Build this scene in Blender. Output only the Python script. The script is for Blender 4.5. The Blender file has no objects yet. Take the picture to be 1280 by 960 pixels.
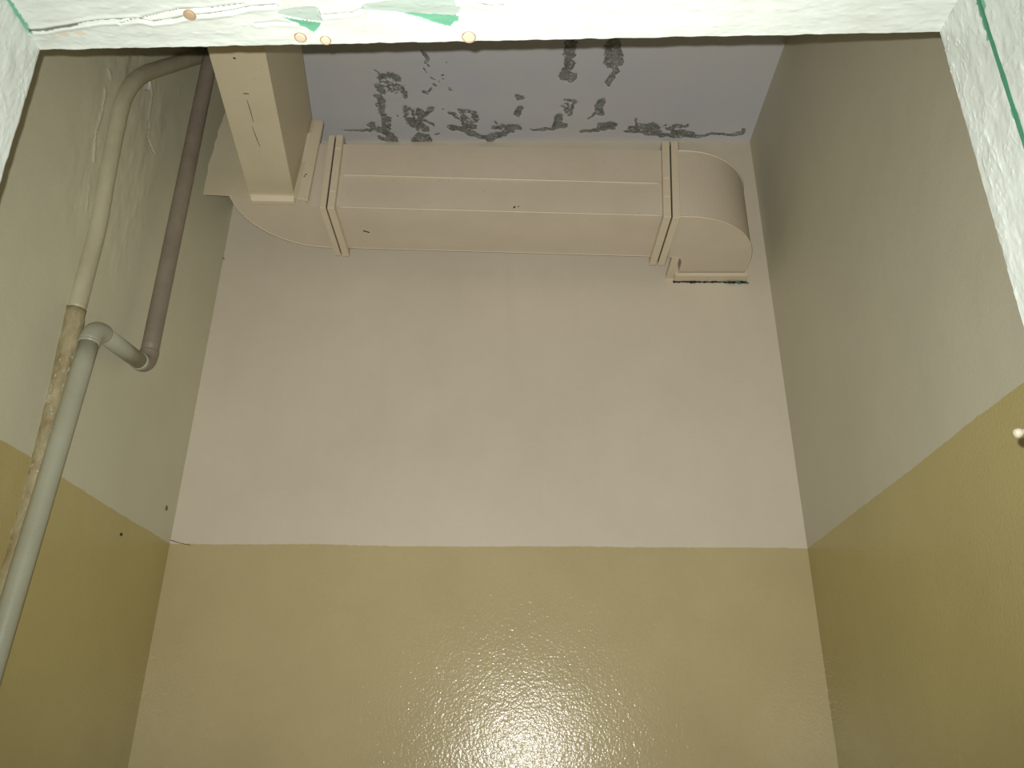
import bpy, bmesh, math, random
from mathutils import Vector, noise, Matrix
random.seed(7)
C = bpy.context.scene.collection
H = 1.45                                   # lens height above the floor

# ------------------------------------------------------------------ camera, light, exposure
RGT = Vector((0.99982017, 0.01568137, 0.01066437))
UPV = Vector((-0.00309786, -0.41974013, 0.90763904))
FWD = Vector((-0.01870929, 0.90750885, 0.41961607))
FPX = 1025.01
cam = bpy.data.objects.new('camera', bpy.data.cameras.new('camera'))
C.objects.link(cam)
M = Matrix.Identity(4)
for i in range(3):
    M[i][0], M[i][1], M[i][2] = RGT[i], UPV[i], -FWD[i]
M[0][3], M[1][3], M[2][3] = 0, 0, H
cam.matrix_world = M
cam.data.sensor_width = 36
cam.data.lens = 36 * FPX / 1280
cam.data.clip_start = 0.01
bpy.context.scene.camera = cam

world = bpy.data.worlds.new('world'); bpy.context.scene.world = world
world.use_nodes = True
world.node_tree.nodes['Background'].inputs[0].default_value = (0.85, 0.95, 1.0, 1)
world.node_tree.nodes['Background'].inputs[1].default_value = 0.09

fl = bpy.data.lights.new('phone_flash', 'SPOT')   # the flash the photograph was taken with
fl.energy = 96
fl.color = (1.0, 0.985, 0.93)
fl.shadow_soft_size = 0.0025
fl.spot_size = math.radians(106)
fl.spot_blend = 1.0
flo = bpy.data.objects.new('phone_flash', fl); C.objects.link(flo)
flp = Vector((0, 0, H)) - RGT * 0.010 + UPV * 0.0155
F = M.copy(); F[0][3], F[1][3], F[2][3] = flp
flo.matrix_world = F

vs = bpy.context.scene.view_settings
vs.view_transform = 'Standard'; vs.look = 'None'; vs.gamma = 1; vs.use_curve_mapping = False
vs.exposure = 0.0

# ------------------------------------------------------------------ measured dimensions
XL, XR, YB, ZC, ZP = -0.8416, 0.6519, 1.90, H + 1.668, H + 0.460
YF = 0.585                                 # inner face of the wall with the door

def ray(x, y): return RGT * ((x - 640) / FPX) + UPV * ((480 - y) / FPX) + FWD
def onX(x, y, v): d = ray(x, y); q = d * (v / d.x); q.z += H; return q
def onY(x, y, v): d = ray(x, y); q = d * (v / d.y); q.z += H; return q
def onZ(x, y, v): d = ray(x, y); q = d * ((v - H) / d.z); q.z += H; return q

# ------------------------------------------------------------------ materials
def srgb(r, g, b):
    f = lambda c: c / 12.92 if c <= 0.04045 else ((c + 0.055) / 1.055) ** 2.4
    return (f(r / 255), f(g / 255), f(b / 255), 1)

class NT:
    def __init__(s, name):
        s.m = bpy.data.materials.new(name); s.m.use_nodes = True
        s.t = s.m.node_tree; s.b = s.t.nodes['Principled BSDF']
        s.co = s.n('ShaderNodeTexCoord').outputs['Object']
    def n(s, kind, **k):
        x = s.t.nodes.new(kind)
        for a, v in k.items(): setattr(x, a, v)
        return x
    def set(s, sock, v):
        if isinstance(v, bpy.types.NodeSocket): s.t.links.new(v, sock)
        else: sock.default_value = v
    def noise(s, scale, detail=3, rough=0.5, stretch=None, dist=0):
        x = s.n('ShaderNodeTexNoise'); c = s.co
        if stretch:
            mp = s.n('ShaderNodeMapping'); s.set(mp.inputs[0], c); mp.inputs['Scale'].default_value = stretch; c = mp.outputs[0]
        s.set(x.inputs['Vector'], c); x.inputs['Scale'].default_value = scale
        x.inputs['Detail'].default_value = detail; x.inputs['Roughness'].default_value = rough
        x.inputs['Distortion'].default_value = dist
        return x.outputs['Fac']
    def mix(s, f, a, b, mode='MIX'):
        x = s.n('ShaderNodeMix', data_type='RGBA', blend_type=mode)
        s.set(x.inputs[0], f); s.set(x.inputs[6], a); s.set(x.inputs[7], b)
        return x.outputs[2]
    def math(s, op, a, b=0.0, clamp=False):
        x = s.n('ShaderNodeMath', operation=op, use_clamp=clamp)
        s.set(x.inputs[0], a); s.set(x.inputs[1], b)
        return x.outputs[0]
    def ramp(s, v, lo, hi, a=0.0, b=1.0):
        x = s.n('ShaderNodeMapRange'); s.set(x.inputs[0], v)
        x.inputs[1].default_value = lo; x.inputs[2].default_value = hi
        x.inputs[3].default_value = a; x.inputs[4].default_value = b
        return x.outputs[0]
    def bump(s, h, dist, strength=1.0, prev=None):
        x = s.n('ShaderNodeBump'); s.set(x.inputs['Height'], h)
        x.inputs['Distance'].default_value = dist; s.set(x.inputs['Strength'], strength)
        if prev is not None: s.set(x.inputs['Normal'], prev)
        return x.outputs[0]
    def attr(s, name):
        return s.n('ShaderNodeAttribute', attribute_name=name).outputs['Fac']
    def out(s, col, rough, nrm=None):
        s.set(s.b.inputs['Base Color'], col); s.set(s.b.inputs['Roughness'], rough)
        if nrm is not None: s.set(s.b.inputs['Normal'], nrm)
        return s.m

def wall_material(name, upper, lower, scuffs=False):
    n = NT(name)
    sep = n.n('ShaderNodeSeparateXYZ'); n.set(sep.inputs[0], n.co)
    wob = n.ramp(n.noise(3, 2), 0.25, 0.75, -0.0025, 0.0025)
    wob2 = n.ramp(n.noise(60, 2), 0.25, 0.75, -0.0012, 0.0012)
    z = n.math('ADD', n.math('ADD', sep.outputs['Z'], wob), wob2)
    low = n.ramp(z, ZP + 0.0006, ZP - 0.0006)                         # 1 below the paint line
    blot = n.ramp(n.noise(3.5, 4, 0.6), 0.3, 0.7)
    up = n.mix(blot, srgb(*upper), srgb(*[c * 0.965 for c in upper]))
    streak = n.ramp(n.noise(14, 3, 0.5, (1, 1, 0.08)), 0.52, 0.75, 0, 0.30)
    up = n.mix(streak, up, srgb(*[c * 0.95 for c in upper]))
    lo = n.mix(blot, srgb(*lower), srgb(*[c * 0.95 for c in lower]))
    col = n.mix(low, up, lo)
    if scuffs:
        sc = n.attr('scuff')
        col = n.mix(sc, col, srgb(206, 207, 200))
    gr = n.noise(195, 1.5, 0.5)
    big = n.noise(9, 3, 0.5)
    nr = n.bump(big, 0.0030, n.mix(low, (0.6, 0.6, 0.6, 1), (0.3, 0.3, 0.3, 1)))
    nr = n.bump(gr, 0.0010, n.mix(low, (0.30, 0.30, 0.30, 1), (0.66, 0.66, 0.66, 1)), nr)
    rough = n.mix(low, (0.48, 0.48, 0.48, 1), (0.185, 0.185, 0.185, 1))
    m = n.out(col, rough, nr)
    n.b.inputs['Specular IOR Level'].default_value = 0.24
    return m

UP, LO = (208, 198, 179), (185, 172, 116)
M_back = wall_material('painted_plaster_back', UP, (187, 173, 132))
M_left = wall_material('painted_plaster_left', (203, 200, 174), LO, scuffs=True)
M_right = wall_material('painted_plaster_right', (200, 196, 173), LO)

n = NT('peeling_whitewash')
pe = n.attr('peel')
edge = n.math('ADD', pe, n.ramp(n.noise(170, 3, 0.7), 0.2, 0.8, -0.32, 0.32))
msk = n.ramp(edge, 0.47, 0.53)
base = n.mix(n.ramp(n.noise(5, 3), 0.3, 0.7), srgb(199, 200, 206), srgb(206, 203, 200))
bare = n.mix(n.ramp(n.noise(55, 4, 0.7), 0.35, 0.68), srgb(100, 103, 98), srgb(150, 152, 146))
flake = n.ramp(n.noise(120, 3, 0.7), 0.57, 0.63)
bare = n.mix(flake, bare, srgb(185, 184, 178))
nr = n.bump(n.noise(140, 3), 0.0008, 0.4)
M_ceil = n.out(n.mix(msk, base, bare), 0.85, nr)

def metal_paint(name, col, col2, rough=0.5):
    n = NT(name)
    c = n.mix(n.ramp(n.noise(6, 4, 0.6), 0.3, 0.72), srgb(*col), srgb(*col2))
    c = n.mix(n.ramp(n.noise(90, 2, 0.5), 0.70, 0.76, 0, 0.25), c, srgb(150, 132, 104))
    nr = n.bump(n.noise(12, 2), 0.002, 0.5)
    nr = n.bump(n.noise(230, 2), 0.0007, 0.35, nr)
    return n.out(c, rough, nr)
M_duct = metal_paint('beige_painted_sheet_metal', (207, 195, 176), (201, 188, 168))
M_branch = metal_paint('beige_painted_branch', (203, 193, 165), (197, 186, 157))
M_lip = metal_paint('beige_painted_edge', (214, 202, 178), (206, 192, 166), 0.45)
def plain(name, col, rough=0.6):
    n = NT(name)
    return n.out(n.mix(n.noise(80, 2), srgb(*col), srgb(*[c * 0.85 for c in col])), rough)
M_dark = plain('dark_gap', (28, 25, 20), 0.9)
M_hole = plain('dark_speck', (62, 50, 38), 0.8)
M_rust = plain('rusty_nail', (96, 60, 42), 0.7)
M_greenp = plain('green_crumb', (70, 132, 100), 0.6)

n = NT('grey_plastic_pipe')
c = n.mix(n.ramp(n.noise(9, 3), 0.3, 0.7), srgb(162, 163, 143), srgb(152, 152, 131))
c = n.mix(n.ramp(n.noise(260, 1), 0.72, 0.76, 0, 0.5), c, srgb(110, 108, 96))
M_pipe = n.out(c, 0.34, n.bump(n.noise(160, 2), 0.0004, 0.3))
n = NT('dusty_grey_pipe')
c = n.mix(n.ramp(n.noise(11, 4, 0.65), 0.32, 0.68), srgb(142, 131, 116), srgb(122, 111, 98))
M_pipe2 = n.out(c, 0.55, n.bump(n.noise(120, 3), 0.0008, 0.4))
n = NT('paint_crusted_pipe')
c = n.mix(n.ramp(n.noise(40, 5, 0.7, (1, 1, 0.45)), 0.36, 0.66), srgb(170, 160, 126), srgb(134, 121, 87))
c = n.mix(n.ramp(n.noise(90, 4, 0.7, (1, 1, 0.4)), 0.60, 0.66, 0, 0.6), c, srgb(206, 202, 182))
M_crust = n.out(c, 0.42, n.bump(n.noise(70, 4, 0.65, (1, 1, 0.5)), 0.005, 0.6))
n = NT('wall_painted_pipe')
c = n.mix(n.ramp(n.noise(18, 4, 0.6, (1, 1, 0.45)), 0.36, 0.66), srgb(182, 177, 150), srgb(168, 161, 134))
M_crust2 = n.out(c, 0.45, n.bump(n.noise(60, 3, 0.6, (1, 1, 0.5)), 0.0022, 0.5))

n = NT('old_white_gloss_paint')
c = n.mix(n.ramp(n.noise(22, 4, 0.6), 0.35, 0.7), srgb(196, 203, 196), srgb(188, 194, 185))
c = n.mix(n.ramp(n.noise(420, 2, 0.6), 0.68, 0.74, 0, 0.25), c, srgb(190, 186, 165))
jit = n.ramp(n.noise(300, 3, 0.6), 0.2, 0.8, -0.22, 0.22)
def am(name): return n.ramp(n.math('ADD', n.attr(name), jit), 0.42, 0.58)
c = n.mix(n.math('MULTIPLY', am('stain'), 0.45), c, srgb(190, 165, 130))
c = n.mix(am('pale'), c, srgb(158, 172, 162))
c = n.mix(am('green'), c, srgb(100, 156, 128))
c = n.mix(n.math('MULTIPLY', am('crack'), 0.85), c, srgb(84, 88, 70))
nr = n.bump(n.noise(30, 3, 0.5, (0.5, 1, 1), 0.3), 0.0030, 0.35)
nr = n.bump(n.noise(300, 3, 0.6), 0.0004, 0.3, nr)
M_white = n.out(c, 0.40, nr)
n = NT('concrete_floor')
M_floor = n.out(n.mix(n.noise(7, 5, 0.7), srgb(120, 112, 100), srgb(95, 88, 78)), 0.8)
M_nail = plain('cream_painted_nail', (160, 152, 130), 0.5)
M_screw = plain('painted_over_screw', (206, 190, 166), 0.5)
M_screw2 = plain('yellowed_screw', (208, 202, 172), 0.5)
M_screwring = plain('rusty_ring', (172, 148, 118), 0.7)

# ------------------------------------------------------------------ helpers
def finish(name, verts, faces, mat, parent=None, smooth=False, origin=None, attrs=None):
    me = bpy.data.meshes.new(name)
    o0 = Vector(origin) if origin is not None else Vector((0, 0, 0))
    if parent is not None: o0 = parent_loc(parent)
    me.from_pydata([tuple(Vector(v) - o0) for v in verts], [], faces)
    if mat: me.materials.append(mat)
    if attrs:
        for k, vals in attrs.items():
            a = me.attributes.new(k, 'FLOAT', 'POINT'); a.data.foreach_set('value', vals)
    bm = bmesh.new(); bm.from_mesh(me); bmesh.ops.recalc_face_normals(bm, faces=bm.faces); bm.to_mesh(me); bm.free()
    if smooth:
        for p in me.polygons: p.use_smooth = True
    me.update()
    o = bpy.data.objects.new(name, me); C.objects.link(o)
    if parent is not None: o.parent = parent
    else: o.location = o0
    if mat is None: pass
    return o

def parent_loc(p):
    l = Vector((0, 0, 0))
    while p is not None:
        l = l + p.location; p = p.parent
    return l

def thing(name, label, cat, loc, group=None):
    o = bpy.data.objects.new(name, None); C.objects.link(o); o.location = loc
    o.empty_display_size = 0.1
    o['label'] = label; o['category'] = cat
    if group: o['group'] = group
    return o
def structure(o, label):
    o['kind'] = 'structure'; o['label'] = label; return o

def box_geo(x0, x1, y0, y1, z0, z1):
    v = [(x, y, z) for x in (x0, x1) for y in (y0, y1) for z in (z0, z1)]
    f = [(0, 1, 3, 2), (4, 6, 7, 5), (0, 4, 5, 1), (2, 3, 7, 6), (0, 2, 6, 4), (1, 5, 7, 3)]
    return v, f
def join(*gs):
    V, Fc = [], []
    for v, f in gs:
        b = len(V); V += list(v); Fc += [tuple(i + b for i in q) for q in f]
    return V, Fc
def loft(secs, cap=True):
    n = len(secs[0]); V = [p for s in secs for p in s]; f = []
    for i in range(len(secs) - 1):
        for j in range(n):
            a, b = i * n + j, i * n + (j + 1) % n
            f.append((a, b, b + n, a + n))
    if cap: f += [tuple(range(n)), tuple(range((len(secs) - 1) * n, len(secs) * n))]
    return V, f
def bevel(o, w=0.0015, seg=2):
    m = o.modifiers.new('bevel', 'BEVEL'); m.width = w; m.segments = seg; m.limit_method = 'ANGLE'; m.angle_limit = math.radians(35)

def tube_geo(pts, r, seg=24, cap=True, lump=0.0, lumpscale=30, start=0, end=None):
    pts = [Vector(p) for p in pts]; rings = []; up = Vector((0.3, 1, 0.1)).normalized()
    for i, p in enumerate(pts):
        t = (pts[min(i + 1, len(pts) - 1)] - pts[max(i - 1, 0)]).normalized()
        a = (up - t * up.dot(t)).normalized(); b = t.cross(a); up = a
        rr = r[i] if isinstance(r, (list, tuple)) else r
        ring = []
        for k in range(seg):
            an = 2 * math.pi * k / seg; d = a * math.cos(an) + b * math.sin(an)
            q = p + d * rr
            if lump: q = q + d * (noise.fractal(q * lumpscale, 1, 2, 4) * lump)
            ring.append(q)
        rings.append(ring)
    return loft(rings, cap)
def subdiv(pts, step=0.006):
    out = []
    for a, b in zip(pts[:-1], pts[1:]):
        a, b = Vector(a), Vector(b); k = max(1, int((b - a).length / step))
        out += [a.lerp(b, i / k) for i in range(k)]
    return out + [Vector(pts[-1])]
def fillet(p0, p1, p2, d, n=10):
    """quadratic-ish round corner at p1"""
    p0, p1, p2 = map(Vector, (p0, p1, p2))
    a = p1 + (p0 - p1).normalized() * d; b = p1 + (p2 - p1).normalized() * d
    return [a * (1 - t) ** 2 + p1 * 2 * t * (1 - t) * 1.0 + b * t * t for t in [i / n for i in range(n + 1)]]

def dist_poly(p, pl):
    best = 1e9
    for (ax, ay), (bx, by) in zip(pl[:-1], pl[1:]):
        dx, dy = bx - ax, by - ay; L = dx * dx + dy * dy or 1e-12
        t = max(0, min(1, ((p[0] - ax) * dx + (p[1] - ay) * dy) / L))
        d = math.hypot(p[0] - ax - t * dx, p[1] - ay - t * dy)
        best = min(best, d)
    return best
def inside(p, pg):
    c = False; j = len(pg) - 1
    for i in range(len(pg)):
        if (pg[i][1] > p[1]) != (pg[j][1] > p[1]) and p[0] < (pg[j][0] - pg[i][0]) * (p[1] - pg[i][1]) / (pg[j][1] - pg[i][1]) + pg[i][0]: c = not c
        j = i
    return c
def sdf(p, pg):
    d = dist_poly(p, pg + [pg[0]])
    return -d if inside(p, pg) else d
def lines(*spans):
    out = []
    for a, b, s in spans:
        k = max(1, round((b - a) / s)); out += [a + (b - a) * i / k for i in range(k)]
    return out + [spans[-1][1]]

# ------------------------------------------------------------------ the shaft: walls, floor
T = 0.12
structure(finish('wall_back', *box_geo(XL - T, XR + T, YB, YB + T, 0, ZC), M_back), 'back wall, beige above and glossy ochre below, with a bright flash reflection')
structure(finish('wall_right', *box_geo(XR, XR + T, YF - 0.14, YB, 0, ZC), M_right), 'right wall, matt beige above and ochre below')
structure(finish('floor', *box_geo(XL - T, XR + T, -1.2, YB + T, -0.1, 0), M_floor), 'grey concrete floor below the view')

# left wall: fine grid where the plaster is scuffed and chipped
ys = lines((YF - 0.14, 1.15, 0.1), (1.15, 1.50, 0.0035), (1.50, YB, 0.05))
zs = lines((0, H + 0.85, 0.3), (H + 0.85, H + 1.45, 0.0035), (H + 1.45, ZC, 0.05))
L2 = lambda x, y: (lambda q: (q.y, q.z))(onX(x, y, XL))
creases = [([L2(136, 88), L2(138, 97)], 0.003, 0.004), ([L2(132, 112), L2(127, 140), L2(120, 165), L2(117, 200)], 0.0035, 0.006),
           ([L2(188, 100), L2(190, 118), L2(186, 150)], 0.003, 0.004), ([L2(186, 152), L2(185, 172), L2(193, 192)], 0.002, -0.004),
           ([L2(218, 100), L2(223, 118)], 0.003, 0.003), ([L2(112, 232), L2(108, 262)], 0.003, 0.003)]
chip = [L2(181, 102), L2(188, 102), L2(187, 112), L2(181, 113)]
V = []; sc = []
for y in ys:
    for z in zs:
        h = 0; s = 0
        if 1.15 < y < 1.5 and z > H + 0.85:
            w = noise.noise(Vector((y * 60, z * 60, 0))) * 0.003
            for pl, wd, amp in creases:
                d = dist_poly((y + w, z), pl)
                h += amp * 0.40 * math.exp(-(d / (wd * 1.15)) ** 2)
            d = sdf((y, z), chip)
            s = 1 if d < 0 else 0
            if d < 0: h -= 0.002
            fd = max(0, min(1, min(y - 1.15, 1.5 - y) / .08)) * max(0, min(1, min(z - H - .85, H + 1.45 - z) / .1))
            h = h + fd * noise.fractal(Vector((y * 22, z * 9, 3)), 1, 2, 3) * 0.0022
        V.append((XL + h, y, z)); sc.append(s)
nz = len(zs)
Fc = [(i * nz + j, (i + 1) * nz + j, (i + 1) * nz + j + 1, i * nz + j + 1) for i in range(len(ys) - 1) for j in range(nz - 1)]
bv, bf = box_geo(XL - T, XL - 0.006, YF - 0.14, YB, 0, ZC)
Vj, Fj = join((V, Fc), (bv, bf))
structure(finish('wall_left', Vj, Fj, M_left, smooth=False, attrs={'scuff': sc + [0] * 8}), 'left wall, beige with scuffed plaster above and ochre below')

# front wall around the doorway (its hole is filled by the door frame)
DL, DR, DT = -0.494, 0.400, H + 0.650       # clear opening
FT = 0.045                                   # frame board thickness
g = join(box_geo(XL - T, DL - FT, YF - 0.14, YF - 0.004, 0, ZC), box_geo(DR + FT, XR + T, YF - 0.14, YF - 0.004, 0, ZC),
         box_geo(DL - FT, DR + FT, YF - 0.14, YF - 0.004, DT + FT, ZC))
structure(finish('wall_front', *g, M_right), 'wall the doorway is set in')

# ------------------------------------------------------------------ ceiling with peeling whitewash
P2 = lambda x, y: (lambda q: (q.x, q.y))(onZ(x, y, ZC))
def z7(x, y): return P2(440 + x / 6.4, 60 + y / 6.4)       # measured in 6.4x enlargement
def z8(x, y): return P2(640 + x / 4.0, 40 + y / 4.0)
# strokes: (points, half width in metres, density)
strokes = [
 ([z7(180, 185), z7(250, 215)], .004, .4), ([z7(230, 235), z7(300, 215), z7(360, 250)], .012, .55), ([z7(215, 300), z7(240, 345)], .012, .55),
 ([z7(330, 300), z7(400, 320), z7(430, 385)], .009, .55), ([z7(240, 260), z7(320, 330)], .014, .30),
 ([z7(215, 395), z7(235, 420)], .012, .75), ([z7(230, 450), z7(240, 520), z7(265, 560), z7(250, 610)], .009, .55),
 ([z7(10, 665), z7(120, 660), z7(200, 655)], .006, .5), ([z7(150, 620), z7(200, 660), z7(280, 640)], .013, .65), ([z7(250, 650), z7(300, 700), z7(340, 745)], .014, .75),
 ([z7(220, 715), z7(300, 740)], .007, .5), ([z7(295, 560), z7(305, 620)], .006, .4),
 ([z7(435, 480), z7(440, 570)], .010, .45), ([z7(470, 580), z7(520, 630)], .015, .7), ([z7(540, 500), z7(545, 580), z7(590, 650)], .010, .7),
 ([z7(570, 530), z7(630, 495)], .011, .65), ([z7(580, 570), z7(655, 618)], .005, .7), ([z7(500, 510), z7(530, 560)], .014, .35),
 ([z7(490, 740), z7(540, 690), z7(620, 740), z7(540, 740)], .010, .8), ([z7(540, 715), z7(600, 715)], .014, .8), ([z7(675, 690), z7(695, 680)], .004, .7),
 ([z7(790, 525), z7(840, 560)], .007, .6), ([z7(870, 505), z7(970, 520), z7(995, 580)], .010, .55), ([z7(890, 560), z7(940, 610)], .016, .40),
 ([z7(785, 630), z7(880, 650), z7(960, 690), z7(1050, 715), z7(1110, 735)], .010, .85), ([z7(900, 620), z7(980, 640)], .010, .65),
 ([z7(1100, 715), z7(1190, 690), z7(1280, 640)], .013, .75), ([z7(1130, 640), z7(1280, 620)], .009, .55), ([z7(1140, 598), z7(1150, 605)], .006, .6),
 ([z7(560, 30), z7(575, 50), z7(597, 75), z7(590, 125)], .0045, .95), ([z7(615, 143), z7(616, 144)], .004, .9),
 ([z7(570, 165), z7(600, 190)], .003, .55), ([z7(725, 222), z7(730, 218)], .005, .9), ([z7(735, 250), z7(738, 252)], .003, .8), ([z7(655, 295), z7(670, 310)], .004, .9),
 ([z7(630, 330), z7(600, 362), z7(572, 345)], .005, .8), ([z7(770, 325), z7(785, 330)], .005, .45), ([z7(640, 245), z7(650, 248)], .004, .4), ([z7(748, 115), z7(750, 118)], .003, .6),
 ([z7(705, 275), z7(706, 276)], .003, .6), ([z7(735, 495), z7(736, 496)], .003, .5), ([z7(355, 540), z7(356, 541)], .003, .4),
 ([z8(28, 328), z8(45, 330)], .008, .6), ([z8(45, 380), z8(25, 410)], .011, .75), ([z8(-10, 470), z8(30, 480)], .011, .6), ([z8(95, 487), z8(160, 490)], .0035, .7),
 ([z8(285, 60), z8(288, 110)], .016, .60), ([z8(280, 140), z8(285, 180)], .013, .85), ([z8(272, 215), z8(285, 220)], .018, .85), ([z8(268, 200), z8(290, 160)], .012, .75),
 ([z8(505, 50), z8(495, 90), z8(495, 150)], .020, .75), ([z8(530, 100), z8(540, 160)], .009, .75), ([z8(510, 150), z8(520, 195), z8(480, 255)], .008, .95), ([z8(480, 110), z8(470, 155)], .010, .7),
 ([z8(270, 340), z8(320, 350), z8(290, 400)], .007, .60), ([z8(270, 370), z8(285, 410)], .011, .40),
 ([z8(235, 430), z8(220, 470), z8(255, 470)], .013, .9), ([z8(165, 488), z8(240, 480)], .006, .9),
 ([z8(455, 345), z8(432, 370), z8(440, 405)], .011, .85), ([z8(430, 400), z8(380, 435)], .004, .8),
 ([z8(355, 495), z8(420, 490), z8(510, 480)], .008, .85), ([z8(440, 470), z8(510, 465)], .011, .85),
 ([z8(575, 498), z8(640, 500), z8(740, 515), z8(830, 522), z8(930, 522)], .007, .95), ([z8(600, 485), z8(640, 475), z8(710, 470), z8(730, 500)], .012, .62), ([z8(690, 475), z8(715, 490)], .018, .8),
 ([z8(780, 485), z8(830, 470), z8(868, 475)], .009, .5), ([z8(622, 435), z8(622, 465)], .004, .6), ([z8(810, 500), z8(900, 515)], .010, .7),
 ([z8(930, 520), z8(1000, 512), z8(1100, 514), z8(1150, 508), z8(1162, 490)], .0055, .95), ([z8(755, 467), z8(760, 467)], .004, .6)]
xs = lines((XL - T, -0.50, 0.1), (-0.50, XR, 0.0025), (XR, XR + T, 0.1))
yv = lines((YF - 0.14, 1.46, 0.1), (1.46, YB, 0.003), (YB, YB + T, 0.1))
bbs = []
for pl, w, dn in strokes:
    bbs.append((min(p[0] for p in pl) - 3 * w, max(p[0] for p in pl) + 3 * w, min(p[1] for p in pl) - 3 * w, max(p[1] for p in pl) + 3 * w))
V = []; pa = []
for x in xs:
    cand = [(s, b) for s, b in zip(strokes, bbs) if b[0] <= x <= b[1]]
    for y in yv:
        m = 0
        if cand:
            wx = wy = None
            for (pl, w, dn), b in cand:
                if b[2] <= y <= b[3]:
                    if wx is None:
                        q = Vector((x * 48, y * 48, 1.3)); wx = noise.noise(q) * .008; wy = noise.noise(q + Vector((9, 4, 2))) * .008
                        nn = noise.fractal(Vector((x * 130, y * 130, 5)), 0.8, 2.1, 3)
                    d = dist_poly((x + wx, y + wy), pl) / (w * 1.18)
                    v = max(0, min(1, (1.25 - d) / 0.7)) * (0.36 + 0.70 * dn) + nn * (1.0 - dn) * 0.9 * (1 if d < 1.2 else 0)
                    m = max(m, v)
        m = max(0, min(1, m))
        V.append((x, y, ZC + 0.0012 * m)); pa.append(m)
ny = len(yv)
Fc = [(i * ny + j, (i + 1) * ny + j, (i + 1) * ny + j + 1, i * ny + j + 1) for i in range(len(xs) - 1) for j in range(ny - 1)]
Vj, Fj = join((V, Fc), box_geo(XL - T, XR + T, YF - 0.14, YB + T, ZC + 0.01, ZC + 0.13))
structure(finish('ceiling', Vj, Fj, M_ceil, attrs={'peel': pa + [0] * 8}), 'bluish grey whitewashed ceiling with dark peeling patches')

# ------------------------------------------------------------------ door frame
door = bpy.data.objects.new('door_1', None); C.objects.link(door); door.location = (0, 0.5, 0)
structure(door, 'doorway in thick chipped white paint, seen from below')

def slab(name, us, vs, pos, nrm, thick, hfn, afn, mat, parent):
    """closed board; us x vs grid on its seen face, pos(u,v)->Vector, nrm outward, hfn height, afn attribute dict"""
    V = []; A = {k: [] for k in ('green', 'pale', 'stain', 'crack')}
    nu, nv = len(us), len(vs)
    for u in us:
        for v in vs:
            p = pos(u, v); V.append(p + nrm * hfn(u, v))
            a = afn(u, v)
            for k in A: A[k].append(a.get(k, 0.0))
    Fc = [(i * nv + j, (i + 1) * nv + j, (i + 1) * nv + j + 1, i * nv + j + 1) for i in range(nu - 1) for j in range(nv - 1)]
    rim = [i * nv for i in range(nu)] + [(nu - 1) * nv + j for j in range(1, nv)] + [i * nv + nv - 1 for i in range(nu - 2, -1, -1)] + [j for j in range(nv - 2, 0, -1)]
    b = len(V)
    for i in rim:
        V.append(V[i] - nrm * thick)
        for k in A: A[k].append(A[k][i] if k == 'green' else 0)
    for i in range(len(rim)):
        j = (i + 1) % len(rim); Fc.append((rim[i], rim[j], b + j, b + i))
    Fc.append(tuple(range(b, b + len(rim))))
    return finish(name, V, Fc, mat, parent, attrs=A)

def lumps(u, v, s=1.0, k=0):
    a = noise.fractal(Vector((u * 30, v * 70, k)), 1, 2, 3) * 0.0010
    b = noise.noise(Vector((u * 110, v * 160, k + 5)))
    return s * (a + max(0, b - 0.25) * 0.0012) * 0.55

# underside (soffit) of the head board
Q = lambda x, y: (lambda q: (q.x, q.y))(onZ(x, y, DT))
crack = [Q(36, 39), Q(55, 38), Q(85, 33), Q(104, 29.5), Q(124, 27), Q(150, 25), Q(170, 24), Q(190, 28), Q(215, 25), Q(237, 20), Q(262, 18), Q(290, 14), Q(312, 9), Q(345, 7)]
crack = [p if i > 0 else (DL, p[1]) for i, p in enumerate(crack)]
crack2 = [Q(150, 29), Q(185, 21), Q(225, 12), Q(262, 11), Q(305, 5)]
crack3 = [Q(403, 19), Q(440, 17), Q(452, 12)]
crack4 = [Q(594, 4), Q(615, 8), Q(640, 6)]
crack5 = [Q(320, 30), Q(345, 28), Q(372, 30)]
pale1 = [Q(345, 17), Q(352, 12), Q(372, 9), Q(394, 8), Q(400, 14), Q(403, 28), Q(385, 26), Q(360, 21)]
pale2 = [Q(452, 6), Q(480, 1), Q(566, -1), Q(570, 8), Q(575, 9), Q(573, 17), Q(570, 20), Q(520, 18), Q(480, 15), Q(452, 13)]
green1 = [Q(352, 21), Q(375, 25), Q(403, 29), Q(398, 36), Q(392, 41), Q(376, 33)]
green2 = [Q(496, 16), Q(530, 18), Q(573, 20), Q(573, 26), Q(568, 28), Q(563, 34), Q(548, 30), Q(534, 25), Q(515, 20)]
st = [(Q(80, 43), .012), (Q(100, 41), .010), (Q(68, 45), .008)]
def edgeY(x): return 0.6055 + (x - DL) / (DR - DL) * (0.5885 - 0.6055)
def vpos(x, v):                                  # v in 0..1 of depth, 1 = far edge
    y = 0.445 + (edgeY(x) - 0.445) * v
    if v > 0.97:
        y += noise.fractal(Vector((x * 45, 0, 2)), 1, 2, 4) * 0.0016 * (v - 0.97) / 0.03
    return y
def head_pos(x, v): return Vector((x, vpos(x, v), DT + (0.0012 if v >= 0.9999 else 0)))
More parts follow.
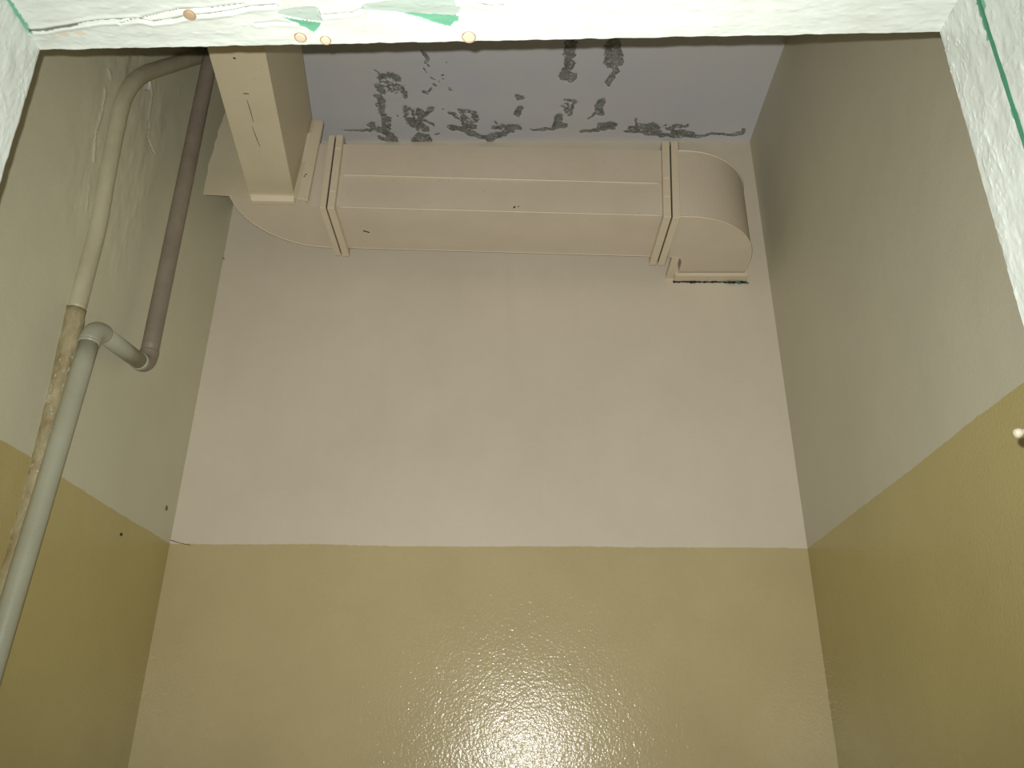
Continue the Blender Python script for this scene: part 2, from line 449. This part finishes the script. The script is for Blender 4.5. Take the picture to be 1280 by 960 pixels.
def head_h(x, v):
    y = vpos(x, v); h = lumps(x, y, 1, 1); p = (x, y)
    if y > 0.51:
        for pl, w, a in ((crack, .0013, .0032), (crack2, .0010, .0018), (crack3, .0009, .0018), (crack4, .0009, .0018), (crack5, .0012, .0012)):
            if pl[0][0] - .01 < x < pl[-1][0] + .01:
                d = dist_poly(p, pl)
                if d < 0.008: h += -a * math.exp(-(d / w) ** 2) + a * 0.22 * math.exp(-((d - 0.0035) / 0.002) ** 2)
        for pg in (pale1, pale2, green1, green2):
            if pg[0][0] - .05 < x < max(q[0] for q in pg) + .02 and sdf(p, pg) < 0: h -= 0.0011; break
    h -= 0.004 * max(0, (v - 0.985) / 0.015) ** 2
    return h
def head_a(x, v):
    y = vpos(x, v); p = (x, y); a = {}
    if y > 0.50:
        f = lambda pg: max(0, min(1, 0.5 - sdf(p, pg) / 0.0030))
        if x < 0.05:
            if -.26 < x < -.12 or -.20 < x: 
                a['pale'] = max(f(pale1), f(pale2)); a['green'] = max(f(green1), f(green2))
            c = 0
            for pl, w in ((crack, .0011), (crack2, .0006), (crack3, .0006), (crack4, .0006)):
                if pl[0][0] - .01 < x < pl[-1][0] + .01:
                    thick = 0.6 + 0.7 * noise.noise(Vector((x * 70, 1, 1)))
                    if pl is crack and x < -.44: thick = 1.7
                    c = max(c, math.exp(-(dist_poly(p, pl) / (w * max(.25, thick) )) ** 2))
            a['crack'] = c * 0.9
            a['stain'] = max([0] + [max(0, 0.75 - math.hypot(x - q[0], (y - q[1]) * 2) / r * 0.5) for q, r in st])
        if x < DL + 0.006 and y < 0.583: a['green'] = max(a.get('green', 0), 1.0 if x < DL + 0.0035 else 0.5)
    return a
us = lines((DL, -0.05, 0.0010), (-0.05, DR, 0.003))
vv = lines((0, 0.45, 0.15), (0.45, 1.0, 0.0050))
head = slab('head_board', us, vv, head_pos, Vector((0, 0, -1)), FT - 0.004, head_h, head_a, M_white, door)

# painted-over screws in the head board
for (px, py, r, mt) in ((375.5, 47, .0052, M_screw), (407, 50.5, .0046, M_screw2), (586, 46.5, .0060, M_screw2), (237, 19, .0050, M_screwring)):
    q = onZ(px, py, DT - (0.0035 if px < 300 else 0.001))
    secs = []
    for rr, zz in ((r, 0.002), (r, -0.0006), (r * .8, -0.0013), (r * .3, -0.0015)):
        secs.append([q + Vector((math.cos(a) * rr, math.sin(a) * rr * (1 + .08 * math.sin(3 * a)), zz)) for a in [2 * math.pi * k / 20 for k in range(20)]])
    s = finish('screw_head', *loft(secs), mt, door, smooth=False)
    ring = tube_geo([q + Vector((math.cos(a) * r * 1.12, math.sin(a) * r * 1.12, 0.0001)) for a in [2 * math.pi * k / 24 for k in range(25)]], 0.0005, 6)
    rg = finish('rust_ring', *ring, M_screwring, s)

# jambs: seen face at constant x
def jamb(name, X, side, y0, y1fn, ulines, vlines, seed, green_edge=None, green_low=None):
    nrm = Vector((side, 0, 0))
    def yy(z, v):
        y = y0 + (y1fn(z) - y0) * v
        if v > 0.97: y += noise.fractal(Vector((z * 40, 3, seed)), 1, 2, 4) * 0.0018 * (v - 0.97) / 0.03
        return y
    pos = lambda z, v: Vector((X, yy(z, v), z))
    def hf(z, v):
        y = yy(z, v); h = lumps(z, y, 1.25, seed)
        c = noise.noise(Vector((z * 28, y * 95, seed + 9)))
        h += 0.0008 * math.exp(-((c - 0.12) / 0.05) ** 2) * max(0, noise.noise(Vector((z * 9, y * 20, seed + 3))) + .15)
        h -= 0.004 * max(0, (v - 0.98) / 0.02) ** 2
        return h
    def af(z, v):
        a = {}
        if green_edge:
            y = yy(z, v); k = green_edge(z)
            d = y1fn(z) - y
            a['green'] = max(0, min(1, 0.5 + (k - d) / 0.002))
        if green_low: a['green'] = max(0, min(1, 0.5 + (green_low(z) - (yy(z, v) - y0)) / 0.0015))
        return a
    return slab(name, ulines, vlines, pos, nrm, FT - 0.004, hf, af, M_white, door)
zl = lines((0, H + 0.40, 0.2), (H + 0.40, DT + 0.03, 0.002))
jamb('left_jamb', DL, 1, 0.445, lambda z: 0.6065 + (DT - z) * 0.040, zl, lines((0, 0.45, 0.15), (0.45, 1, 0.012)), 11)
zr = lines((0, H + 0.20, 0.2), (H + 0.20, DT + 0.03, 0.002))
jamb('right_jamb', DR, -1, 0.5278, lambda z: 0.5885, zr, lines((0, 0.15, 0.012), (0.15, 1, 0.028)), 21,
     green_low=lambda z: -0.0006 + 0.0030 * max(0, noise.noise(Vector((z * 60, 0, 9)))) + (0.0045 * max(0, .35 + noise.noise(Vector((z * 130, 2, 9)))) if DT - 0.075 < z < DT - 0.028 else 0))
jamb('door_stop', DR + 0.0005, -1, 0.445, lambda z: 0.5250, zr, lines((0, 1, 0.028)), 31,
     green_edge=lambda z: 0.0016 + 0.0030 * max(0, noise.noise(Vector((z * 22, 0, 4))) + 0.1) + (0.004 if DT - 0.045 < z < DT - 0.012 else 0))
finish('joint_filler', *box_geo(DR + 0.0002, DR + 0.03, 0.5252, 0.5280, 0, DT), M_greenp, door)

# nail sticking out of the right jamb
nz0 = H + 0.231
nl = thing('nail', 'white-painted nail with a round head sticking out of the right door jamb', 'nail', (DR, 0.571, nz0))
pts = [(DR + 0.012, 0.571, nz0 + 0.001), (DR - 0.008, 0.571, nz0), (DR - 0.022, 0.5705, nz0 - 0.003), (DR - 0.036, 0.570, nz0 - 0.0055)]
finish('shank', *tube_geo(subdiv(pts, 0.002), 0.0023, 14, lump=0.0006, lumpscale=300), M_nail, nl, smooth=True)
c0 = Vector((DR - 0.0385, 0.570, nz0 - 0.006)); ax = Vector((-1, 0, -0.12)).normalized()
prof = [(-0.0032, .0015), (-0.0028, .0030), (-0.0012, .0038), (0.0006, .0038), (0.0022, .0030), (0.0030, .0012)]
pp = [c0 + ax * a for a, r in prof]
finish('nail_head', *tube_geo(pp, [r for a, r in prof], 16, lump=0.0005, lumpscale=300), M_nail, nl, smooth=True)

# ------------------------------------------------------------------ ventilation duct
duct = thing('ventilation_duct', 'beige painted sheet metal ventilation duct with two elbows along the top of the back wall', 'duct', (0, 1.71, H + 1.21))
ZT0, ZB0, ZT1, ZB1 = H + 1.420, H + 1.2255, H + 1.398, H + 1.1985     # at x=-.48 and x=.335
def zb(x): return ZB0 + (x + .48) / .815 * (ZB1 - ZB0)
def zt(x): return ZT0 + (x + .48) / .815 * (ZT1 - ZT0)
Y0, Y1 = 1.625, 1.80
def sec(x, n=10, k=0):
    """rectangle section with wavy faces"""
    out = []
    cs = [(Y0, zb(x)), (Y0, zt(x)), (Y1, zt(x)), (Y1, zb(x))]
    for i in range(4):
        a, b = cs[i], cs[(i + 1) % 4]
        for j in range(n):
            t = j / n; y = a[0] + (b[0] - a[0]) * t; z = a[1] + (b[1] - a[1]) * t
            w = math.sin(math.pi * t) * 0.0035 * noise.noise(Vector((x * 4, i * 3.3 + t * 1.5, 7)))
            if i == 0: y += w
            elif i == 3: z += w
            out.append(Vector((x, y, z)))
    return out
xs_ = [-0.480 + 0.820 * i / 60 for i in range(61)]
st_ = finish('straight_duct', *loft([sec(x) for x in xs_]), M_duct, duct)
# folded seam along the front face
def seam(name, pts, w, parent, mat=M_lip):
    return finish(name, *tube_geo(pts, w, 8), mat, parent, smooth=True)
seam('folded_seam', [Vector((x, Y0 - 0.0005, H + 1.323 - (x + .47) * 0.0355)) for x in xs_[1:-1]], 0.0022, st_)
seam('corner_seam', [Vector((x, Y0 + 0.0005, zb(x) + 0.0005)) for x in xs_[1:-1]], 0.0020, st_)
seam('corner_seam', [Vector((x, Y1 - 0.0005, zb(x) + 0.0005)) for x in xs_[1:-1]], 0.0016, st_)
# specks on the duct
def speck(q, r, nrm, parent, mat=M_hole, name='scratch'):
    n_ = Vector(nrm).normalized(); a = n_.orthogonal().normalized(); b = n_.cross(a)
    secs = []
    for s, h in ((1, -0.001), (1, 0.0003), (.5, 0.0005)):
        secs.append([q + n_ * h + (a * math.cos(t) * 1.0 + b * math.sin(t) * .9) * r * s * (1 + .3 * math.sin(2 * t + 1) + .15 * math.cos(5 * t)) for t in [2 * math.pi * k / 12 for k in range(12)]])
    return finish(name, *loft(secs), mat, parent)
for px, py in ((456, 289), (460, 290)): speck(onZ(px, py, zb(-.42) - .0002), .0035, (0, 0, -1), st_)
speck(onY(643, 259, Y0), .003, (0, -1, 0), st_); speck(onY(648, 258, Y0), .0018, (0, -1, 0), st_)

# flange rings
def ring(name, x0, x1, mrg, slant, parent, roll=0.0):
    """rectangular ring flange around the duct between x0 and x1"""
    a, b = zb((x0 + x1) / 2), zt((x0 + x1) / 2)
    o = []; t = 0.0
    outer = [(Y0 - mrg, a - mrg), (Y0 - mrg, b + mrg), (Y1 + mrg, b + mrg), (Y1 + mrg, a - mrg)]
    inner = [(Y0, a), (Y0, b), (Y1, b), (Y1, a)]
    V, Fc = [], []
    for x in (x0, x1):
        for (y, z) in outer + inner:
            V.append((x + slant * (y - Y0) + roll * (z - a), y, z))
    for i in range(4):
        j = (i + 1) % 4
        Fc += [(i, j, 4 + j, 4 + i), (8 + i, 8 + j, 12 + j, 12 + i), (i, j, 8 + j, 8 + i), (4 + i, 4 + j, 12 + j, 12 + i)]
    f = finish(name, V, Fc, M_lip, parent); bevel(f, .0012); return f
fl1 = ring('flange', -0.504, -0.4885, 0.0155, -.02, duct)
fl2 = ring('flange', -0.4845, -0.4670, 0.0165, -.02, duct)
fl3 = ring('flange', 0.3230, 0.3415, 0.0165, -.03, duct, .05)
fl4 = ring('flange', 0.3450, 0.3630, 0.0165, -.03, duct, .05)
for a, b in ((-0.4885, -0.4845), (0.3415, 0.3450)):
    f = ring('gap_shade', a, b, 0.009, -.02 if a < 0 else -.03, duct, 0 if a < 0 else .05); f.data.materials[0] = M_dark  # near-black ring paints in the shade of the gap between paired flanges
# lugs / bolt heads on the flanges
for fl_, x, z in ((fl3, .335, H + 1.245), (fl3, .338, H + 1.30), (fl2, -.476, H + 1.262), (fl2, -.476, H + 1.395)):
    g = box_geo(x - .007, x + .007, Y0 - .0190, Y0 - .0150, z - .003, z + .003)
    b_ = finish('clip', *g, M_lip, fl_); bevel(b_, .001)

# elbow at the right turning into the back wall
def arc_pts(cx, cy, rx, ry, a0, a1, n=20):
    return [(cx + rx * math.cos(a0 + (a1 - a0) * i / n), cy + ry * math.sin(a0 + (a1 - a0) * i / n)) for i in range(n + 1)]
ZBe, ZTe = zb(.40) - 0.001, zt(.40) + 0.001
outer = [(0.3630, Y0), (.385, Y0)] + arc_pts(.385, 1.815, .192, .19, -math.pi / 2, 0, 22) + [(.578, 1.86), (.578, YB)]
inner = [(0.3630, Y1), (.385, Y1)] + arc_pts(.385, 1.830, .018, .03, -math.pi / 2, 0, 22) + [(.403, 1.86), (.403, YB)]
secs = [[Vector((o[0], o[1], ZBe)), Vector((o[0], o[1], ZTe)), Vector((i[0], i[1], ZTe)), Vector((i[0], i[1], ZBe))] for o, i in zip(outer, inner)]
el = finish('right_elbow', *loft(secs), M_duct, duct)
el['label'] = 'elbow of the duct curving into the back wall'
op = subdiv([Vector((a, b, ZBe)) for a, b in outer[:-1]], .004)
seam('corner_seam', [p + Vector((0, 0, 0.0005)) for p in op], 0.0024, el)
op = subdiv([Vector((a, b, ZTe)) for a, b in outer[:-1]], .004)
seam('corner_seam', [p + Vector((0, 0, -0.0005)) for p in op], 0.0024, el)
# wall collar
def rect_ring(name, x0, x1, y0, y1, z0, z1, t, mat, parent, bw=.001):
    outer = [(x0, z0), (x0, z1), (x1, z1), (x1, z0)]; inner = [(x0 + t, z0 + t), (x0 + t, z1 - t), (x1 - t, z1 - t), (x1 - t, z0 + t)]
    V = [(x, y, z) for y in (y0, y1) for (x, z) in outer + inner]; Fc = []
    for i in range(4):
        j = (i + 1) % 4
        Fc += [(i, j, 4 + j, 4 + i), (8 + i, 8 + j, 12 + j, 12 + i), (i, j, 8 + j, 8 + i), (4 + i, 4 + j, 12 + j, 12 + i)]
    f = finish(name, V, Fc, mat, parent); bevel(f, bw); return f
rect_ring('wall_collar', .3935, .5880, 1.868, 1.9005, ZBe - 0.012, ZTe + .008, .0095, M_lip, duct)
g = tube_geo(subdiv([Vector((.392, 1.8975, ZBe - .0125)), Vector((.5895, 1.8975, ZBe - .0145))], .004), .0024, 10, lump=.0030, lumpscale=120)
finish('gap_shade_line', *g, M_dark, duct)  # dark bead stands in for the shaded gap line between collar and wall
for i in range(9):
    q = Vector((.535 + .055 * random.random(), 1.893 + .004 * random.random(), ZBe - .0145 - .006 * random.random()))
    w = .004 + .004 * random.random()
    finish('paint_crumb', *tube_geo([q - Vector((w, 0, 0)), q, q + Vector((w, 0, .001))], [.0012, .003, .001], 7), M_greenp if i % 3 else M_dark, duct)
finish('joint_strip', *box_geo(.3740, .3935, Y1 - .002, YB, ZBe - .001, ZBe + .012), M_lip, duct)

# elbow at the left turning towards the doorway
ZBl, ZTl = ZB0 + .0005, ZT0
outer = [(-.504, Y1), (-.515, Y1 - .001)] + arc_pts(-.515, 1.60, .199, .199, math.pi / 2, math.pi, 22) + [(-.714, 1.5835)]
inner = [(-.504, Y0), (-.515, Y0)] + arc_pts(-.515, 1.60, .024, .025, math.pi / 2, math.pi, 22) + [(-.539, 1.5835)]
secs = [[Vector((o[0], o[1], ZBl)), Vector((o[0], o[1], ZTl)), Vector((i[0], i[1], ZTl)), Vector((i[0], i[1], ZBl))] for o, i in zip(outer, inner)]
el2 = finish('left_elbow', *loft(secs), M_duct, duct)
el2['label'] = 'elbow of the duct curving towards the doorway'
seam('corner_seam', [p + Vector((0, 0, 0.0005)) for p in subdiv([Vector((a, b, ZBl)) for a, b in outer], .004)], 0.0018, el2)

# cover plate in front of the left elbow: corners from measurements, leaning slightly back
pl_ = [onY(253, 242.5, 1.570), onY(385, 249, 1.570), onY(404, 151.5, 1.600), onY(286, 128, 1.600), onY(274, 160, 1.590), onY(262, 203, 1.579)]
fr = []; k = 8
for i in range(len(pl_)):
    a, b = pl_[i], pl_[(i + 1) % len(pl_)]
    for j in range(k):
        q = a.lerp(b, j / k)
        if i in (0, 3, 4, 5): q = q + Vector((noise.noise(q * 60), 0, noise.noise(q * 60 + Vector((5, 0, 0))))) * 0.003
        fr.append(q)
V = fr + [q + Vector((0, 0.004, 0)) for q in fr]; m_ = len(fr)
Fc = [tuple(range(m_)), tuple(range(m_, 2 * m_))] + [(i, (i + 1) % m_, m_ + (i + 1) % m_, m_ + i) for i in range(m_)]
plate = finish('cover_plate', V, Fc, M_branch, duct)
speck(onY(288, 211, 1.5795), .0028, (0, -1, 0), plate, name='screw'); speck(onY(288, 215, 1.5785), .0022, (0, -1, 0), plate, name='screw')
# raised flange strip on the right edge of the plate
def quadprism(name, a, b, c, d, off, mat, parent, bw=.001):
    o = Vector(off); V = [a, b, c, d, a + o, b + o, c + o, d + o]
    f = finish(name, V, [(0, 1, 2, 3), (4, 7, 6, 5), (0, 4, 5, 1), (1, 5, 6, 2), (2, 6, 7, 3), (3, 7, 4, 0)], mat, parent); bevel(f, bw); return f
sp = quadprism('edge_strip', onY(371.5, 248, 1.560), onY(384.5, 249, 1.560), onY(404, 151.5, 1.590), onY(393, 149.5, 1.590), (0, .010, 0), M_lip, duct)
for px, py, r in ((380, 221, .0032), (382.5, 218, .002), (379, 224, .002)): speck(onY(px, py, 1.5685), r, (0, -1, 0), sp, name='screw')

# branch running back over the doorway
Ab = [Vector((-.612, 1.16, H + 1.225)), Vector((-.664, 1.576, H + 1.225)), Vector((-.502, 1.151, H + 1.225)), Vector((-.558, 1.576, H + 1.225))]
dl = (Ab[0] - Ab[1]) / (Ab[1].y - Ab[0].y); dr = (Ab[2] - Ab[3]) / (Ab[3].y - Ab[2].y)
def bl(y, d, p): return p + d * (p.y - y)
secs = []
for i in range(41):
    t = i / 40
    yb_ = 1.570 - t * (1.570 - 0.58); yt_ = 1.597 - t * (1.597 - 0.58)
    L, R_ = bl(yb_, dl, Ab[1]), bl(yb_, dr, Ab[3])
    Lt, Rt = bl(yt_, dl, Ab[1]), bl(yt_, dr, Ab[3])
    Lt = Lt + Vector((.013, 0, .252)); Rt = Rt + Vector((.013, 0, .252))
    ring_ = []
    for a, b in ((L, Lt), (Lt, Rt), (Rt, R_), (R_, L)):
        for j in range(4):
            q = a.lerp(b, j / 4)
            q = q + Vector((0, 0, 1)) * (noise.noise(Vector((q.x * 6, q.y * 5, 2))) * .0015 if a is R_ else 0)
            ring_.append(q)
    secs.append(ring_)
br = finish('branch_duct', *loft(secs), M_branch, duct)
# end lip under the branch
quadprism('end_lip', onY(312.5, 243, 1.548), onY(367.5, 244.5, 1.548), onY(367, 252, 1.556), onY(314, 251, 1.556), (0, .014, 0.001), M_lip, duct)
g = box_geo(-.735, -.530, 1.566, 1.5695, H + 1.2115, H + 1.2165)
# scratches along the branch underside
def streak(p, q, w, parent, mat=M_hole):
    p, q = Vector(p), Vector(q); t = (q - p).normalized(); s = t.cross(Vector((0, 0, 1)))
    V = []
    n_ = 10
    for z in (-0.0005, 0.001):
        for i in range(n_ + 1):
            c = p.lerp(q, i / n_) + s * noise.noise(Vector((i * 1.7, p.x * 50, 0))) * .001; ww = w * (.3 + math.sin(math.pi * i / n_))
            V += [c + s * ww + Vector((0, 0, z)), c - s * ww + Vector((0, 0, z))]
    Fc = [(2 * i, 2 * i + 1, 2 * i + 3, 2 * i + 2) for i in range(n_)]; b = 2 * (n_ + 1)
    Fc += [tuple(b + k for k in f) for f in Fc]; Fc += [(2 * i, 2 * i + 2, b + 2 * i + 2, b + 2 * i) for i in range(n_)] + [(2 * i + 1, 2 * i + 3, b + 2 * i + 3, b + 2 * i + 1) for i in range(n_)]
    return finish('scratch', V, Fc, mat, parent)
zz = H + 1.2245
for a, b in (((309, 125), (317, 153)), ((315, 158), (325, 184)), ((304, 117), (311, 117.5))):
    streak(onZ(*a, zz), onZ(*b, zz), .00035, br)
speck(onZ(293, 73, zz), .0022, (0, 0, -1), br)

# ------------------------------------------------------------------ grey offset drain pipe
XA = XL + 0.050; RA = 0.0168
A_ = lambda x, y, X=XA: onX(x, y, X)
pA = thing('drain_pipe', 'smooth grey plastic pipe with an offset of two elbows on the left wall', 'pipe', (XA, 1.29, 0))
k1 = A_(117, 409); k2 = A_(183, 458)                       # corners of the offset
low = Vector((XA, k1.y - .004, 0.0))
top = A_(263, 74); top = Vector((XA, k2.y, ZC))
k1 = Vector((XA, k1.y, k1.z)); 
lowdir = (A_(39, 670) - k1).normalized()
low = k1 + lowdir * ((k1.z) / -lowdir.z)
updir = (A_(255, 110) - k2).normalized(); top = k2 + updir * ((ZC - k2.z) / updir.z)
c1 = fillet(low, k1, k2, .032, 12); c2 = fillet(k1, k2, top, .032, 12)
finish('lower_pipe', *tube_geo(subdiv([low, c1[0]], .05), RA, 32), M_pipe, pA, smooth=True)
finish('offset_pipe', *tube_geo([c1[-1], c2[0]], RA, 32), M_pipe, pA, smooth=True)
finish('upper_pipe', *tube_geo(subdiv([c2[-1], top], .02), RA + .0008, 32), M_pipe2, pA, smooth=True)
e1 = finish('elbow', *tube_geo(c1, RA + .0016, 32), M_pipe, pA, smooth=True)
e2 = finish('elbow', *tube_geo(c2, RA + .0016, 32), M_pipe2, pA, smooth=True)
for e, a, b, mt in ((e1, c1[0], low, M_pipe), (e1, c1[-1], k2, M_pipe), (e2, c2[0], k1, M_pipe2), (e2, c2[-1], top, M_pipe2)):
    d = (b - a).normalized()
    if e is e2 and b is k1: mt = M_pipe
    finish('socket_rim', *tube_geo([a - d * .003, a - d * .002, a + d * .003, a + d * .004], [RA + .0013, RA + .0019, RA + .0019, RA + .0003], 32), mt, e, smooth=True)

# ------------------------------------------------------------------ old riser half buried in the plaster
XBp = XL + 0.008; RB = 0.0168
B_ = lambda x, y: onX(x, y, XBp)
ctrl = [(258, 69), (238, 74), (205, 84), (182, 92), (167, 103), (157, 117), (150, 137), (143, 170), (133, 220), (120, 290), (93, 395), (70, 500), (48, 590), (15, 715)]
bp = [B_(*c) for c in ctrl]
d = bp[-1] - bp[-2]; bp.append(bp[-1] + d * ((bp[-1].z) / -d.z))
# smooth
def cat(P, n=10):
    out = []
    for i in range(len(P) - 1):
        p0, p1, p2, p3 = P[max(i - 1, 0)], P[i], P[i + 1], P[min(i + 2, len(P) - 1)]
        for j in range(n):
            t = j / n
            out.append(0.5 * ((2 * p1) + (p2 - p0) * t + (2 * p0 - 5 * p1 + 4 * p2 - p3) * t * t + (3 * p1 - p0 - 3 * p2 + p3) * t ** 3))
    return out + [P[-1]]
zs_split = B_(97, 388).z
full = cat(bp, 14)
upper = [p for p in full if p.z >= zs_split - .012]; lower = [p for p in full if p.z < zs_split]
pB = thing('heating_riser', 'old paint-crusted pipe half buried in the plaster of the left wall', 'pipe', (XBp, bp[-1].y, 0))
finish('upper_riser', *tube_geo(subdiv(upper, .006), RB, 28, lump=.0006, lumpscale=40), M_crust2, pB, smooth=True)
o = finish('lower_riser', *tube_geo(subdiv(lower, .008), RB + .0015, 28, lump=.0022, lumpscale=55), M_crust, pB, smooth=True)
o['label'] = 'rough lower length with thick mottled paint'

# ------------------------------------------------------------------ small things on the walls
q = onX(277, 322, XL); q = Vector((XL + 0.0, q.y, q.z))
q = onY(281, 324, YB)
t_ = thing('wall_nail', 'tiny rusty nail in the corner of the left and back walls, below the left elbow', 'nail', q)
finish('shank', *tube_geo([q + Vector((0, .004, 0)), q + Vector((-.004, -.007, .001)), q + Vector((-.010, -.014, .003))], .0011, 8), M_rust, t_)
finish('nail_head', *tube_geo([q + Vector((-.010, -.014, .003)), q + Vector((-.0116, -.0158, .0035))], .003, 10), M_rust, t_)
q = onX(151, 668, XL)
t_ = thing('screw', 'small dark screw in the ochre part of the left wall', 'screw', q)
finish('screw_head', *tube_geo([q - Vector((.003, 0, 0)), q + Vector((.002, 0, 0)), q + Vector((.003, 0, 0))], [.0034, .0034, .002], 12), M_hole, t_)
q = onX(208, 635, XL)
t_ = thing('plaster_plug', 'small brownish plug in the left wall just above the paint line by the back corner', 'plug', q)
finish('plug_body', *tube_geo([q - Vector((.003, 0, 0)), q + Vector((.001, 0, 0)), q + Vector((.0018, 0, 0))], [.0065, .0060, .003], 14, lump=.0015, lumpscale=200), plain('brown_plug', (132, 108, 78)), t_)

wb = bpy.data.objects['wall_back']
cp = [onY(x_, y_, YB) for x_, y_ in ((212, 674.5), (219, 677), (226, 679), (238, 681.5))]
finish('hairline_crack', *tube_geo([p + Vector((0, .0002, 0)) for p in subdiv(cp, .004)], .0008, 6, lump=.0004, lumpscale=300), M_hole, wb)
